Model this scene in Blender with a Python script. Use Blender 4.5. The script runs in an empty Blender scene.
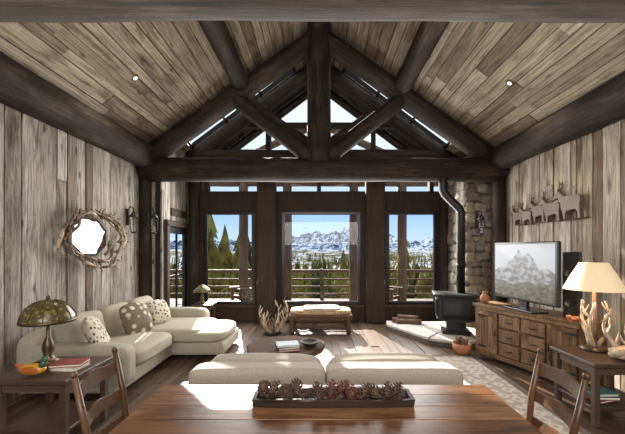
import bpy, bmesh, math, random
from mathutils import Vector, Matrix, Euler, noise
random.seed(7)
R=random.uniform
scene=bpy.context.scene
COL=scene.collection

# ------------------------------------------------------------------ materials
def newmat(name):
    m=bpy.data.materials.new(name); m.use_nodes=True
    nt=m.node_tree; b=nt.nodes['Principled BSDF']
    return m,nt,b
def ramp(nt,stops):
    r=nt.nodes.new('ShaderNodeValToRGB'); e=r.color_ramp.elements
    while len(e)<len(stops): e.new(0.5)
    for i,(p,c) in enumerate(stops):
        e[i].position=p; e[i].color=(c[0],c[1],c[2],1)
    return r
def mapping(nt,scale,src='Object'):
    t=nt.nodes.new('ShaderNodeTexCoord'); mp=nt.nodes.new('ShaderNodeMapping')
    mp.inputs['Scale'].default_value=scale
    nt.links.new(t.outputs[src],mp.inputs['Vector']); return mp
def plain(name,c,rough=0.6,metal=0.0,var=0.15,nscale=8,bump=0.0,emit=None,es=1.0,spec=0.5):
    m,nt,b=newmat(name)
    mp=mapping(nt,(1,1,1)); n=nt.nodes.new('ShaderNodeTexNoise'); n.inputs['Scale'].default_value=nscale; n.inputs['Detail'].default_value=5
    nt.links.new(mp.outputs[0],n.inputs['Vector'])
    r=ramp(nt,[(0.3,[x*(1-var) for x in c]),(0.7,[min(1,x*(1+var)) for x in c])])
    nt.links.new(n.outputs['Fac'],r.inputs[0]); nt.links.new(r.outputs[0],b.inputs['Base Color'])
    b.inputs['Roughness'].default_value=rough; b.inputs['Metallic'].default_value=metal
    b.inputs['Specular IOR Level'].default_value=spec
    if bump:
        bp=nt.nodes.new('ShaderNodeBump'); bp.inputs['Strength'].default_value=bump; bp.inputs['Distance'].default_value=0.01
        nt.links.new(n.outputs['Fac'],bp.inputs['Height']); nt.links.new(bp.outputs[0],b.inputs['Normal'])
    if emit:
        b.inputs['Emission Color'].default_value=(*emit,1); b.inputs['Emission Strength'].default_value=es
    return m
def boardmat(name,stops,grain=(14,14,0.8),rough=0.75,gstr=0.55,bump=0.25,src='Object',island=True,blotch=0.35,lo=.38,hi=.60,knots=False,spec=.35,stain=.9):
    m,nt,b=newmat(name); L=nt.links.new
    mp=mapping(nt,grain,src)
    geo=nt.nodes.new('ShaderNodeNewGeometry')
    off=nt.nodes.new('ShaderNodeVectorMath'); off.operation='ADD'
    sc=nt.nodes.new('ShaderNodeMath'); sc.operation='MULTIPLY'; sc.inputs[1].default_value=57.0
    L(geo.outputs['Random Per Island'],sc.inputs[0]); L(mp.outputs[0],off.inputs[0]); L(sc.outputs[0],off.inputs[1])
    n=nt.nodes.new('ShaderNodeTexNoise'); n.inputs['Scale'].default_value=1.6; n.inputs['Detail'].default_value=10; n.inputs['Roughness'].default_value=0.75; n.inputs['Distortion'].default_value=0.6
    L(off.outputs[0],n.inputs['Vector'])
    mp2=mapping(nt,tuple(g*0.14 if g>2 else g*0.9 for g in grain),src)
    n2=nt.nodes.new('ShaderNodeTexNoise'); n2.inputs['Scale'].default_value=1.5; n2.inputs['Detail'].default_value=6; n2.inputs['Roughness'].default_value=.65
    off2=nt.nodes.new('ShaderNodeVectorMath'); off2.operation='ADD'; L(mp2.outputs[0],off2.inputs[0]); L(sc.outputs[0],off2.inputs[1]); L(off2.outputs[0],n2.inputs['Vector'])
    r=ramp(nt,stops)
    if island:
        mx=nt.nodes.new('ShaderNodeMix'); mx.inputs[0].default_value=blotch
        L(geo.outputs['Random Per Island'],mx.inputs[2]); L(n2.outputs['Fac'],mx.inputs[3]); L(mx.outputs[0],r.inputs[0])
    else: L(n2.outputs['Fac'],r.inputs[0])
    g=ramp(nt,[(lo,(1-gstr,)*3),(hi,(1.0,)*3)])
    L(n.outputs['Fac'],g.inputs[0])
    mul=nt.nodes.new('ShaderNodeMix'); mul.data_type='RGBA'; mul.blend_type='MULTIPLY'; mul.inputs[0].default_value=1
    L(r.outputs[0],mul.inputs[6]); L(g.outputs[0],mul.inputs[7])
    st=ramp(nt,[(.34,(.38,.33,.28)),(.50,(1,1,1)),(.75,(1.0,1.0,1.0))]); L(n2.outputs['Fac'],st.inputs[0])
    mul2=nt.nodes.new('ShaderNodeMix'); mul2.data_type='RGBA'; mul2.blend_type='MULTIPLY'; mul2.inputs[0].default_value=stain if knots else .0
    L(mul.outputs[2],mul2.inputs[6]); L(st.outputs[0],mul2.inputs[7]); outc=mul2.outputs[2]
    if knots:
        kg=tuple(3.2 if g>2 else 1.3 for g in grain)
        mp3=mapping(nt,kg,src); o3=nt.nodes.new('ShaderNodeVectorMath'); o3.operation='ADD'; L(mp3.outputs[0],o3.inputs[0]); L(sc.outputs[0],o3.inputs[1])
        v=nt.nodes.new('ShaderNodeTexVoronoi'); v.inputs['Scale'].default_value=1.3; L(o3.outputs[0],v.inputs['Vector'])
        kr=ramp(nt,[(.06,(.18,.14,.11)),(.13,(1,1,1))]); L(v.outputs['Distance'],kr.inputs[0])
        mul3=nt.nodes.new('ShaderNodeMix'); mul3.data_type='RGBA'; mul3.blend_type='MULTIPLY'; mul3.inputs[0].default_value=.85
        L(outc,mul3.inputs[6]); L(kr.outputs[0],mul3.inputs[7]); outc=mul3.outputs[2]
    L(outc,b.inputs['Base Color'])
    b.inputs['Roughness'].default_value=rough; b.inputs['Specular IOR Level'].default_value=spec
    bp=nt.nodes.new('ShaderNodeBump'); bp.inputs['Strength'].default_value=bump; bp.inputs['Distance'].default_value=0.01
    L(n.outputs['Fac'],bp.inputs['Height']); L(bp.outputs[0],b.inputs['Normal'])
    return m
def voro(name,c1,c2,scale=20,rough=0.8,thr=0.35,soft=0.08,emit=0):
    m,nt,b=newmat(name); mp=mapping(nt,(1,1,1)); v=nt.nodes.new('ShaderNodeTexVoronoi'); v.inputs['Scale'].default_value=scale
    nt.links.new(mp.outputs[0],v.inputs['Vector'])
    r=ramp(nt,[(max(0,thr-soft),c1),(thr+soft,c2)]); nt.links.new(v.outputs['Distance'],r.inputs[0]); nt.links.new(r.outputs[0],b.inputs['Base Color'])
    if emit: nt.links.new(r.outputs[0],b.inputs['Emission Color']); b.inputs['Emission Strength'].default_value=emit
    b.inputs['Roughness'].default_value=rough; return m

M={}
M['wallL']=boardmat('reclaimed_board_grey',[(0,(.12,.08,.045)),(.15,(.42,.38,.31)),(.28,(.15,.105,.065)),(.40,(.53,.495,.43)),(.50,(.28,.215,.145)),(.60,(.57,.54,.475)),(.72,(.17,.135,.095)),(.82,(.49,.455,.39)),(.92,(.26,.21,.15)),(1,(.43,.395,.33))],(30,30,1.1),gstr=.72,blotch=.22,knots=True,bump=.45,stain=.9)
M['wallR']=boardmat('reclaimed_board_tan',[(0,(.12,.075,.04)),(.15,(.47,.385,.28)),(.28,(.18,.11,.065)),(.40,(.56,.495,.40)),(.50,(.31,.215,.135)),(.60,(.60,.54,.445)),(.72,(.18,.135,.09)),(.82,(.52,.455,.37)),(.92,(.28,.20,.13)),(1,(.46,.40,.32))],(30,30,1.1),gstr=.72,blotch=.22,knots=True,bump=.45,stain=.9)
M['ceil']=boardmat('reclaimed_ceiling_board',[(0,(.09,.06,.035)),(.18,(.31,.24,.16)),(.32,(.13,.09,.055)),(.46,(.385,.32,.225)),(.60,(.18,.13,.083)),(.75,(.40,.345,.255)),(.88,(.17,.125,.08)),(1,(.32,.26,.18))],(26,1.0,26),gstr=.7,blotch=.25,knots=True,bump=.35,stain=.9)
M['floor']=boardmat('floor_board',[(0,(.05,.03,.019)),(.5,(.105,.066,.042)),(1,(.165,.11,.075))],(20,.9,20),rough=.40,bump=.08,gstr=.5)
M['table']=boardmat('table_board',[(0,(.09,.036,.015)),(.35,(.165,.073,.031)),(.6,(.225,.105,.048)),(1,(.30,.165,.085))],(1.3,22,22),rough=.28,bump=.14,gstr=.65,blotch=.65,knots=True)
M['log']=boardmat('dark_log',[(0.25,(.0115,.0075,.005)),(.5,(.028,.019,.013)),(.75,(.085,.063,.045))],(26,1.2,1),src='UV',rough=.7,island=False,gstr=.8,bump=.7,spec=.25)
M['logW']=boardmat('window_log',[(0.25,(.02,.012,.0075)),(.5,(.042,.028,.018)),(.75,(.10,.07,.048))],(26,1.2,1),src='UV',rough=.7,island=False,gstr=.75,bump=.6,spec=.25)
M['logL']=boardmat('porch_log',[(0.2,(.085,.042,.024)),(.5,(.15,.085,.05)),(.8,(.22,.145,.095))],(20,1.0,1),src='UV',rough=.7,island=False,gstr=.5,bump=.3)
M['dark']=boardmat('dark_trim_wood',[(0,(.026,.017,.011)),(.5,(.055,.037,.025)),(1,(.095,.068,.047))],(18,18,1.0),rough=.65,gstr=.55,spec=.25)
M['chair']=boardmat('chair_walnut',[(0,(.055,.025,.012)),(.5,(.10,.047,.023)),(1,(.15,.072,.037))],(12,12,1.5),rough=.32,gstr=.4,bump=.05)
M['slab']=boardmat('rustic_slab',[(0,(.08,.042,.026)),(.5,(.14,.075,.045)),(1,(.19,.105,.065))],(1.5,12,12),rough=.85,gstr=.5,bump=.2,spec=.1)
M['console']=boardmat('console_wood',[(0,(.12,.062,.03)),(.5,(.215,.12,.06)),(1,(.32,.20,.115))],(18,18,1.4),rough=.5,gstr=.6,blotch=.5,knots=True)
M['elk']=boardmat('elk_wood',[(0,(.10,.06,.037)),(1,(.21,.135,.085))],(14,14,1.4),rough=.5,gstr=.5)
M['side']=boardmat('side_table_wood',[(0,(.045,.025,.017)),(.5,(.08,.046,.031)),(1,(.125,.075,.052))],(4,16,16),rough=.38,gstr=.4)
M['deck']=boardmat('deck_board',[(0,(.14,.10,.075)),(1,(.24,.20,.165))],(14,.9,14),rough=.8)
M['back']=plain('backing_dark',(.012,.010,.008),.9)
M['sofa']=plain('sofa_linen',(.38,.35,.27),.9,nscale=60,var=.1,bump=.15)
M['loveseat']=plain('loveseat_linen',(.375,.33,.275),.9,nscale=60,var=.1,bump=.15)
M['pillow']=voro('patterned_pillow_fabric',(.07,.05,.035),(.55,.50,.39),19,thr=.33)
M['pillow2']=voro('brown_pillow_fabric',(.58,.53,.41),(.15,.105,.065),9,thr=.33)
M['black']=plain('black_iron',(.014,.014,.015),.4,metal=.3,var=.2)
M['plastic']=plain('black_plastic',(.012,.012,.014),.3,var=.1)
M['antler']=plain('antler_bone',(.46,.36,.25),.5,nscale=10,var=.4,bump=.2)
M['antlerB']=plain('antler_brown',(.16,.098,.062),.5,nscale=10,var=.5,bump=.2)
M['stone']=boardmat('fieldstone',[(0,(.14,.11,.085)),(.3,(.32,.27,.20)),(.5,(.43,.36,.26)),(.7,(.22,.19,.165)),(1,(.50,.45,.36))],(5,5,5),gstr=.55,rough=.85,bump=.6,blotch=.25)
M['mortar']=plain('mortar',(.10,.088,.075),.95)
M['hearth']=boardmat('hearth_slate',[(0,(.40,.37,.33)),(1,(.56,.53,.48))],(3,3,3),gstr=.25,rough=.7)
M['shade']=plain('linen_shade',(.72,.60,.40),.8,var=.05,emit=(1,.74,.42),es=.30)
M['glassshade']=voro('stained_glass_shade',(.17,.13,.035),(.06,.05,.018),24,rough=.25,thr=.35,emit=.3)
M['brass']=plain('aged_brass',(.10,.07,.04),.4,metal=.7)
M['mirror']=plain('mirror_glass',(.72,.78,.82),.03,metal=1.0,var=.01)
M['cone']=plain('pinecone_scale',(.085,.045,.03),.7,nscale=30,var=.6)
M['conered']=plain('pinecone_red',(.17,.04,.028),.7,nscale=30,var=.5)
M['tray']=boardmat('dough_bowl_wood',[(0,(.03,.02,.013)),(1,(.075,.05,.036))],(1,14,14),rough=.6,island=False)
M['paper']=plain('book_pages',(.62,.58,.5),.8)
M['bk1']=plain('book_green',(.04,.13,.13),.5); M['bk2']=plain('book_red',(.25,.05,.03),.5); M['bk3']=plain('book_cream',(.45,.40,.3),.5); M['bk4']=plain('book_black',(.03,.03,.04),.4)
M['duckY']=plain('duck_yellow',(.60,.28,.03),.4); M['duckO']=plain('duck_orange',(.42,.10,.02),.4); M['duckG']=plain('duck_green',(.03,.11,.05),.35)
def snowmat():
    m,nt,b=newmat('snow_with_scrub'); L=nt.links.new
    mp=mapping(nt,(.03,.018,.03)); n=nt.nodes.new('ShaderNodeTexNoise'); n.inputs['Scale'].default_value=1.0; n.inputs['Detail'].default_value=9; n.inputs['Roughness'].default_value=.72; L(mp.outputs[0],n.inputs['Vector'])
    r=ramp(nt,[(.46,(.205,.225,.26)),(.52,(.075,.075,.055)),(.60,(.04,.045,.025))]); L(n.outputs['Fac'],r.inputs[0]); L(r.outputs[0],b.inputs['Base Color']); b.inputs['Roughness'].default_value=1; b.inputs['Specular IOR Level'].default_value=0
    return m
M['snow']=snowmat()
M['pine']=plain('pine_needles',(.15,.13,.032),.9,nscale=.5,var=.6,spec=.1)
M['pineD']=plain('pine_needles_dark',(.045,.055,.02),.9,nscale=.5,var=.5,spec=.1)
M['bark']=plain('bark',(.10,.055,.035),.9)
M['woven']=voro('woven_cushion',(.40,.19,.06),(.56,.44,.27),26,thr=.4)
M['fur']=plain('sheepskin',(.44,.38,.30),.95,nscale=40,var=.25,bump=.6)
M['chipwhite']=plain('downlight_lens',(.9,.85,.75),.5,emit=(1,.85,.62),es=1.2)
M['terracotta']=plain('terracotta',(.34,.14,.06),.6)
M['fire']=plain('stove_glass',(.03,.03,.035),.08,var=.1)

def glassmat():
    m=bpy.data.materials.new('window_glass'); m.use_nodes=True; nt=m.node_tree; nt.nodes.clear()
    o=nt.nodes.new('ShaderNodeOutputMaterial'); mx=nt.nodes.new('ShaderNodeMixShader'); t=nt.nodes.new('ShaderNodeBsdfTransparent'); g=nt.nodes.new('ShaderNodeBsdfGlossy')
    g.inputs['Roughness'].default_value=0.02; mx.inputs[0].default_value=.02
    nt.links.new(t.outputs[0],mx.inputs[1]); nt.links.new(g.outputs[0],mx.inputs[2]); nt.links.new(mx.outputs[0],o.inputs[0]); return m
M['glass']=glassmat()
def rugmat():
    m,nt,b=newmat('rug_wool'); L=nt.links.new
    mp=mapping(nt,(1,1,1))
    w=nt.nodes.new('ShaderNodeTexVoronoi'); w.distance='MANHATTAN'; w.inputs['Scale'].default_value=7.5; w.inputs['Randomness'].default_value=0.45; L(mp.outputs[0],w.inputs['Vector'])
    r=ramp(nt,[(.15,(.26,.22,.19)),(.3,(.40,.36,.31)),(.55,(.46,.42,.37)),(.75,(.29,.25,.22))]); L(w.outputs['Distance'],r.inputs[0])
    L(r.outputs[0],b.inputs['Base Color']); b.inputs['Roughness'].default_value=.95; return m
M['rug']=rugmat()
M['rugb']=plain('rug_border',(.12,.09,.075),.95,nscale=30,var=.3)
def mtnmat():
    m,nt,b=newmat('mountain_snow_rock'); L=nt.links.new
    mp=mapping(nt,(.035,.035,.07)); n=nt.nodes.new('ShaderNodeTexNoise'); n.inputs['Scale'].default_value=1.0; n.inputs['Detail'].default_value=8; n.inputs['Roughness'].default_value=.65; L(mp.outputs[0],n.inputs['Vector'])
    r=ramp(nt,[(.46,(.035,.065,.13)),(.53,(.24,.29,.37))]); L(n.outputs['Fac'],r.inputs[0]); L(r.outputs[0],b.inputs['Base Color']); b.inputs['Roughness'].default_value=1.0; b.inputs['Specular IOR Level'].default_value=0  # blue of distance haze is painted into the rock and snow tones
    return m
M['mtn']=mtnmat()

# ------------------------------------------------------------------ builder
class B:
    def __init__(s): s.bm=bmesh.new(); s.uv=s.bm.loops.layers.uv.new('UVMap'); s.ms=[]
    def mi(s,m):
        m=M[m]
        if m not in s.ms: s.ms.append(m)
        return s.ms.index(m)
    def merge(s,t,m,mat=Matrix(),smooth=False):
        i=s.mi(m); mp={}
        for v in t.verts: mp[v]=s.bm.verts.new(mat@v.co)
        for f in t.faces:
            try: nf=s.bm.faces.new([mp[v] for v in f.verts])
            except ValueError: continue
            nf.material_index=i; nf.smooth=smooth
        t.free()
    def box(s,c,size,m,rot=(0,0,0),bev=0.0,X=Matrix(),seg=1):
        t=bmesh.new(); bmesh.ops.create_cube(t,size=1.0)
        for v in t.verts: v.co=Vector((v.co.x*size[0],v.co.y*size[1],v.co.z*size[2]))
        if bev: bmesh.ops.bevel(t,geom=t.edges[:],offset=bev,segments=seg,affect='EDGES',profile=.5)
        s.merge(t,m,X@Matrix.Translation(c)@Euler(rot).to_matrix().to_4x4(),smooth=False)
    def cushion(s,c,size,m,e=5.0,rot=(0,0,0),X=Matrix(),n=8,pillow=False,wr=0.0):
        t=bmesh.new(); bmesh.ops.create_cube(t,size=2.0); bmesh.ops.subdivide_edges(t,edges=t.edges[:],cuts=n,use_grid_fill=True)
        for v in t.verts:
            p=v.co; k=(abs(p.x)**e+abs(p.y)**e+abs(p.z)**e)**(1/e); q=p/k
            if pillow:
                rr=max(abs(q.x),abs(q.y)); pin=1-.72*rr**3
                cc=1-0.10*(1-abs(abs(q.x)-abs(q.y)))*rr
                q=Vector((q.x*cc,q.y*cc,q.z*pin))
            if wr:
                q=q*(1+wr*noise.noise(Vector((q.x*2+c[0]*3,q.y*2+c[1]*3,q.z*2))))
            v.co=Vector((q.x*size[0]/2,q.y*size[1]/2,q.z*size[2]/2))
        s.merge(t,m,X@Matrix.Translation(c)@Euler(rot).to_matrix().to_4x4(),smooth=True)
    def ell(s,c,size,m,X=Matrix(),rot=(0,0,0),u=14,v=9):
        t=bmesh.new(); bmesh.ops.create_uvsphere(t,u_segments=u,v_segments=v,radius=.5)
        for q in t.verts: q.co=Vector((q.co.x*size[0],q.co.y*size[1],q.co.z*size[2]))
        s.merge(t,m,X@Matrix.Translation(c)@Euler(rot).to_matrix().to_4x4(),smooth=True)
    def tube(s,pts,rad,m,seg=10,jit=0.0,X=Matrix(),cap=True):
        pts=[Vector(p) for p in pts]; i=s.mi(m); n=len(pts)
        if not hasattr(rad,'__len__'): rad=[rad]*n
        rings=[]; L=0; Ls=[]; prev=None; sd=R(0,50)
        for k,p in enumerate(pts):
            if k: L+=(p-pts[k-1]).length
            Ls.append(L)
            d=(pts[min(k+1,n-1)]-pts[max(k-1,0)]).normalized()
            if prev is None:
                a=Vector((0,0,1)) if abs(d.z)<.9 else Vector((1,0,0)); u=d.cross(a).normalized()
            else: u=(prev-d*prev.dot(d)).normalized()
            prev=u; w=d.cross(u)
            ring=[]
            for j in range(seg):
                an=2*math.pi*j/seg; rr=rad[k]
                if jit: rr*=1+jit*noise.noise(Vector((math.cos(an)*1.3+sd,math.sin(an)*1.3,L*1.2)))*1.5
                ring.append(s.bm.verts.new(X@(p+(u*math.cos(an)+w*math.sin(an))*rr)))
            rings.append(ring)
        for k in range(n-1):
            for j in range(seg):
                j2=(j+1)%seg
                f=s.bm.faces.new((rings[k][j],rings[k][j2],rings[k+1][j2],rings[k+1][j])); f.smooth=True; f.material_index=i
                per=6.28*max(rad)
                for lp,(a,b_) in zip(f.loops,((j,k),(j+1,k),(j+1,k+1),(j,k+1))):
                    lp[s.uv].uv=(a/seg*per,Ls[b_]+sd)
        if cap:
            for rg in (rings[0][::-1],rings[-1]):
                f=s.bm.faces.new(rg); f.material_index=i
    def log(s,p1,p2,r,m='log',r2=None,seg=16,jit=.05):
        p1=Vector(p1);p2=Vector(p2); n=max(4,int((p2-p1).length/.25)); r2=r if r2 is None else r2
        s.tube([p1.lerp(p2,k/n) for k in range(n+1)],[r+(r2-r)*k/n for k in range(n+1)],m,seg=seg,jit=jit)
    def lathe(s,prof,c,m,seg=24,X=Matrix(),fl=0):
        i=s.mi(m); rings=[]
        for (r,z) in prof:
            rings.append([s.bm.verts.new(X@(Vector(c)+Vector((r*math.cos(2*math.pi*j/seg),r*math.sin(2*math.pi*j/seg),z)))) for j in range(seg)])
        for k in range(len(rings)-1):
            for j in range(seg):
                j2=(j+1)%seg
                f=s.bm.faces.new((rings[k][j],rings[k][j2],rings[k+1][j2],rings[k+1][j])); f.smooth=True; f.material_index=i
        if prof[0][0]>0 and not fl: 
            f=s.bm.faces.new(rings[0][::-1]); f.material_index=i
        if prof[-1][0]>0 and not fl:
            f=s.bm.faces.new(rings[-1]); f.material_index=i
    def prism(s,poly,z0,z1,m,X=Matrix(),bev=0):
        t=bmesh.new(); vs=[t.verts.new((p[0],p[1],z0)) for p in poly]; f=t.faces.new(vs)
        r=bmesh.ops.extrude_face_region(t,geom=[f])
        for v in [g for g in r['geom'] if isinstance(g,bmesh.types.BMVert)]: v.co.z=z1
        bmesh.ops.recalc_face_normals(t,faces=t.faces[:])
        if bev: bmesh.ops.bevel(t,geom=t.edges[:],offset=bev,segments=2,affect='EDGES')
        s.merge(t,m,X)
    def quad(s,pts,m):
        f=s.bm.faces.new([s.bm.verts.new(p) for p in pts]); f.material_index=s.mi(m)
    def done(s,name,recalc=True):
        if recalc: bmesh.ops.recalc_face_normals(s.bm,faces=s.bm.faces[:])
        vs=[v.co for v in s.bm.verts]
        o=Vector(((min(v.x for v in vs)+max(v.x for v in vs))/2,(min(v.y for v in vs)+max(v.y for v in vs))/2,min(v.z for v in vs)))
        bmesh.ops.translate(s.bm,verts=s.bm.verts[:],vec=-o)
        me=bpy.data.meshes.new(name); s.bm.to_mesh(me); s.bm.free()
        for m in s.ms: me.materials.append(m)
        ob=bpy.data.objects.new(name,me); ob.location=o; COL.objects.link(ob); return ob
def XF(x,y,z,a=0): return Matrix.Translation((x,y,z))@Matrix.Rotation(a,4,'Z')

def boards(b,O,u,v,n,rects,wr,m,th=.02,split=2.8,back='back',gap=.011):
    O=Vector(O);u=Vector(u).normalized();v=Vector(v).normalized();n=Vector(n).normalized()
    mat=Matrix((u,v,n)).transposed().to_4x4()
    for (u0,u1,v0,v1) in rects:
        c=O+u*(u0+u1)/2+v*(v0+v1)/2-n*.06
        T=Matrix.Translation(c)@mat
        b.box((0,0,0),(u1-u0,v1-v0,.1),back,X=T)
        a=u0
        while a<u1-.01:
            w=min(R(*wr),u1-a)
            if u1-a-w<.05: w=u1-a
            q=v0
            while q<v1-.01:
                l=min(R(split*.5,split*1.5),v1-q)
                if v1-q-l<.4: l=v1-q
                t=th+R(-.006,.012)
                g=gap*R(.6,1.6)
                T=Matrix.Translation(O+u*(a+w/2)+v*(q+l/2)+n*(t/2-.01))@mat
                b.box((0,0,0),(w-g,l-.005,t),m,X=T)
                q+=l
            a+=w
WL,WR=-3.5,3.65; YT=6.27; YB=7.62; YR=-3.5; ZR=6.27; SL=.75
def zc(x): return ZR-SL*abs(x)

# ------------------------------------------------------------------ shell
b=B(); boards(b,(WL,0,0),(0,1,0),(0,0,1),(1,0,0),[(YR,YT+.1,0,zc(WL))],(.10,.29),'wallL',split=5); b.done('wall_left')
b=B(); boards(b,(WR,0,0),(0,1,0),(0,0,1),(-1,0,0),[(YR,YB+.25,0,zc(WR))],(.09,.26),'wallR',split=5); b.done('wall_right')
b=B()
boards(b,(-3.1,0,0),(0,1,0),(0,0,1),(1,0,0),[(YT,6.42,0,zc(3.1)),(6.42,7.50,2.18,zc(3.1)),(7.50,YB,0,zc(3.1))],(.13,.22),'wallL')
boards(b,(-3.5,YT+.02,0),(1,0,0),(0,0,1),(0,-1,0),[(0,.4,0,zc(3.3))],(.13,.2),'wallL')
b.done('wall_alcove')
b=B(); boards(b,(0,YR,0),(1,0,0),(0,0,1),(0,1,0),[(WL,WR,0,1.0),(WL,-2.4,1.0,3.6),(2.4,WR,1.0,3.6),(-.3,.3,1.0,3.6)],(.15,.25),'wallL')
b.prism([(WL,3.6),(WR,3.6),(0,6.3)],0,.1,'wallL',X=Matrix.Translation((0,YR,0))@Matrix.Rotation(math.pi/2,4,'X'))
b.done('wall_rear')
b=B(); boards(b,(0,0,0),(1,0,0),(0,1,0),(0,0,1),[(WL-.1,WR+.1,YR,YB+.25)],(.10,.16),'floor',th=.012,gap=.004); fl=b.done('floor')
cs=math.sqrt(1+SL*SL)
b=B()
for sg,W in ((-1,3.6),(1,3.75)):
    U=Vector((sg,0,-SL))
    H0,H1=.55*cs,2.95*cs
    boards(b,(0,0,ZR),U,(0,1,0),(-SL*sg,0,-1),[(0,W*cs,YR,6.62),(0,H0,6.62,7.45),(H1,W*cs,6.62,7.45),(0,W*cs,7.45,YB+.3)],(.12,.26),'ceil',split=3.2)
b.done('ceiling')
b=B()
for sg in (-1,1):
    U=Vector((sg,0,-SL)); boards(b,(0,0,ZR-.02),U,(0,1,0),(-SL*sg,0,-1),[(0,4.1*cs,YB+.32,8.6)],(.12,.2),'dark')
    b.log((0,8.5,ZR-.2),(sg*4.0,8.5,zc(4.0)-.2),.10,m='logW')
b.done('porch_roof')
for k,sg in enumerate((-1,1)):
    b=B()
    P=lambda x,y,d=0:(sg*x,y,zc(x)+.05+d)
    b.quad([P(.55,6.62),P(2.95,6.62),P(2.95,7.45),P(.55,7.45)],'glass')
    for x in (.58,1.35,2.15,2.92):
        b.tube([P(x,6.62,-.03),P(x,7.45,-.03)],.035,'dark',seg=4)
    b.done('window_%d'%(5+k),recalc=False)

# ------------------------------------------------------------------ window wall
b=B(); Yc=YB+.12
def bx(x0,x1,z0,z1,d=.24,m='dark',y=Yc): b.box(((x0+x1)/2,y,(z0+z1)/2),(x1-x0,d,z1-z0),m,bev=.008)
bx(-3.1,3.6,0,.36); bx(-3.1,3.6,2.62,3.10)
for x0,x1 in ((-3.1,-2.76),(-1.55,-.9),(1.0,1.62),(2.83,3.6)): bx(x0,x1,.36,2.62,d=.22)
bx(-3.05,3.5,.33,.4,d=.34); 
bx(-3.1,3.6,3.86,4.0,d=.16); 
for x in (-2.7,-1.22,0,1.3,2.7): bx(x-.05,x+.05,3.10,3.86,d=.16)
for x in (-3.1,3.3): bx(x-.05,x+.3,3.10,3.9,d=.2)
bx(-2.1,2.1,4.64,4.76,d=.16)
for x in (-1.22,1.3):
    bx(x-.06,x+.06,4.0,zc(x)-.1,d=.16)
b.done('wall_windows')
for k,(x0,x1) in enumerate(((-2.76,-1.55),(-.9,1.0),(1.62,2.83))):
    b=B(); z0,z1=.4,2.62
    for xa in (x0+.035,x1-.035): b.box((xa,YB+.1,(z0+z1)/2),(.07,.08,z1-z0),'plastic',bev=.006)
    for za in (z0+.035,z1-.035): b.box(((x0+x1)/2,YB+.1,za),(x1-x0-.14,.08,.07),'plastic',bev=.006)
    b.quad([(x0+.06,YB+.11,z0+.06),(x1-.06,YB+.11,z0+.06),(x1-.06,YB+.11,z1-.06),(x0+.06,YB+.11,z1-.06)],'glass')
    b.done('window_%d'%(k+1),recalc=False)
b=B(); b.quad([(-3.0,Yc,3.10),(3.3,Yc,3.10),(3.3,Yc,zc(3.3)),(0,Yc,ZR-.05),(-3.0,Yc,zc(3.0))],'glass'); b.done('window_4',recalc=False)

b=B()
for sg in (-1,1):
    b.log((sg*.02,YB-.12,zc(0)-.26),(sg*3.05,YB-.12,zc(3.05)-.18),.15,m='logW')
    b.log((sg*.1,YB-.12,4.12),(sg*1.35,YB-.12,zc(1.35)-.3),.10,m='logW')
b.log((0,YB-.12,3.95),(0,YB-.12,ZR-.2),.12,m='logW')
b.log((-3.05,YB-.12,3.92),(3.3,YB-.12,3.92),.13,m='logW')
b.done('gable_truss')
for x in (-1.22,1.31):
    b=B(); b.box((x,YB-.13,1.903),(.44,.24,3.79),'dark',bev=.035,seg=3); b.done('window_post')
for x,r in ((-2.93,.12),(2.95,.1)):
    b=B(); b.log((x,YB-.1,0.005),(x,YB-.1,3.8),r,m='logW',jit=.01); b.done('corner_post')

def truss(Y,name,zb,full=True):
    b=B()
    b.log((WL+.05,Y,zb),(WR-.05,Y,zb),.23,jit=.04,seg=20)
    for sg in (-1,1):
        b.log((0,Y,ZR-.38),(sg*3.3,Y,zc(3.3)-.27),.185,seg=20,jit=.04)
        b.log((sg*.12,Y-.02,zb+.2),(sg*1.72,Y-.02,4.72),.15)
    b.log((0,Y-.05,zb+.1),(0,Y-.05,ZR-.12),.235,r2=.22,seg=20,jit=.02)
    if not full: b.lathe([(.0,-.005),(.03,-.005),(.04,.01),(.04,.03)],(.0,Y,zb-.215),'black',seg=16)
    b.done(name)
truss(YT,'roof_truss',3.27); truss(1.62,'roof_truss',3.14,False)
for x in (WL+.1,WR-.12):
    b=B(); b.log((x,YT,0.005),(x,YT,3.1),.13,r2=.12,jit=.02); b.done('truss_post')
for x,z in ((WL+.17,3.5),(WR-.17,3.46)):
    b=B(); b.log((x,YR+.1,z),(x,YT+.15,z),.235,jit=.05,seg=20); b.done('top_plate_log')
for x in (-1.5,1.6):
    b=B(); b.log((x,YR+.1,zc(x)-.24),(x,YB-.05,zc(x)-.24),.17); b.done('purlin_log')
b=B(); b.log((0,YR+.1,ZR-.22),(0,YB-.05,ZR-.22),.17); b.done('ridge_log')

# door
b=B(); xd=-3.1
b.box((xd,6.41,1.12),(.18,.10,2.22),'dark',bev=.01); b.box((xd,7.51,1.12),(.18,.10,2.22),'dark',bev=.01); b.box((xd,6.96,2.25),(.18,1.2,.12),'dark',bev=.01)
for y in (6.53,7.39): b.box((xd,y,1.10),(.06,.14,2.18),'plastic',bev=.01)
for z,h in ((.22,.42),(2.12,.14),(1.15,.035)): b.box((xd,6.96,z),(.06,.74,h),'plastic',bev=.01)
b.box((xd,6.96,1.25),(.04,.025,1.6),'plastic')
b.quad([(xd,6.6,.4),(xd,7.32,.4),(xd,7.32,2.06),(xd,6.6,2.06)],'glass')
b.tube([(xd+.04,6.53,1.0),(xd+.09,6.53,1.0),(xd+.09,6.63,1.0)],.012,'brass',seg=6)
b.done('door_1',recalc=False)

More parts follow.
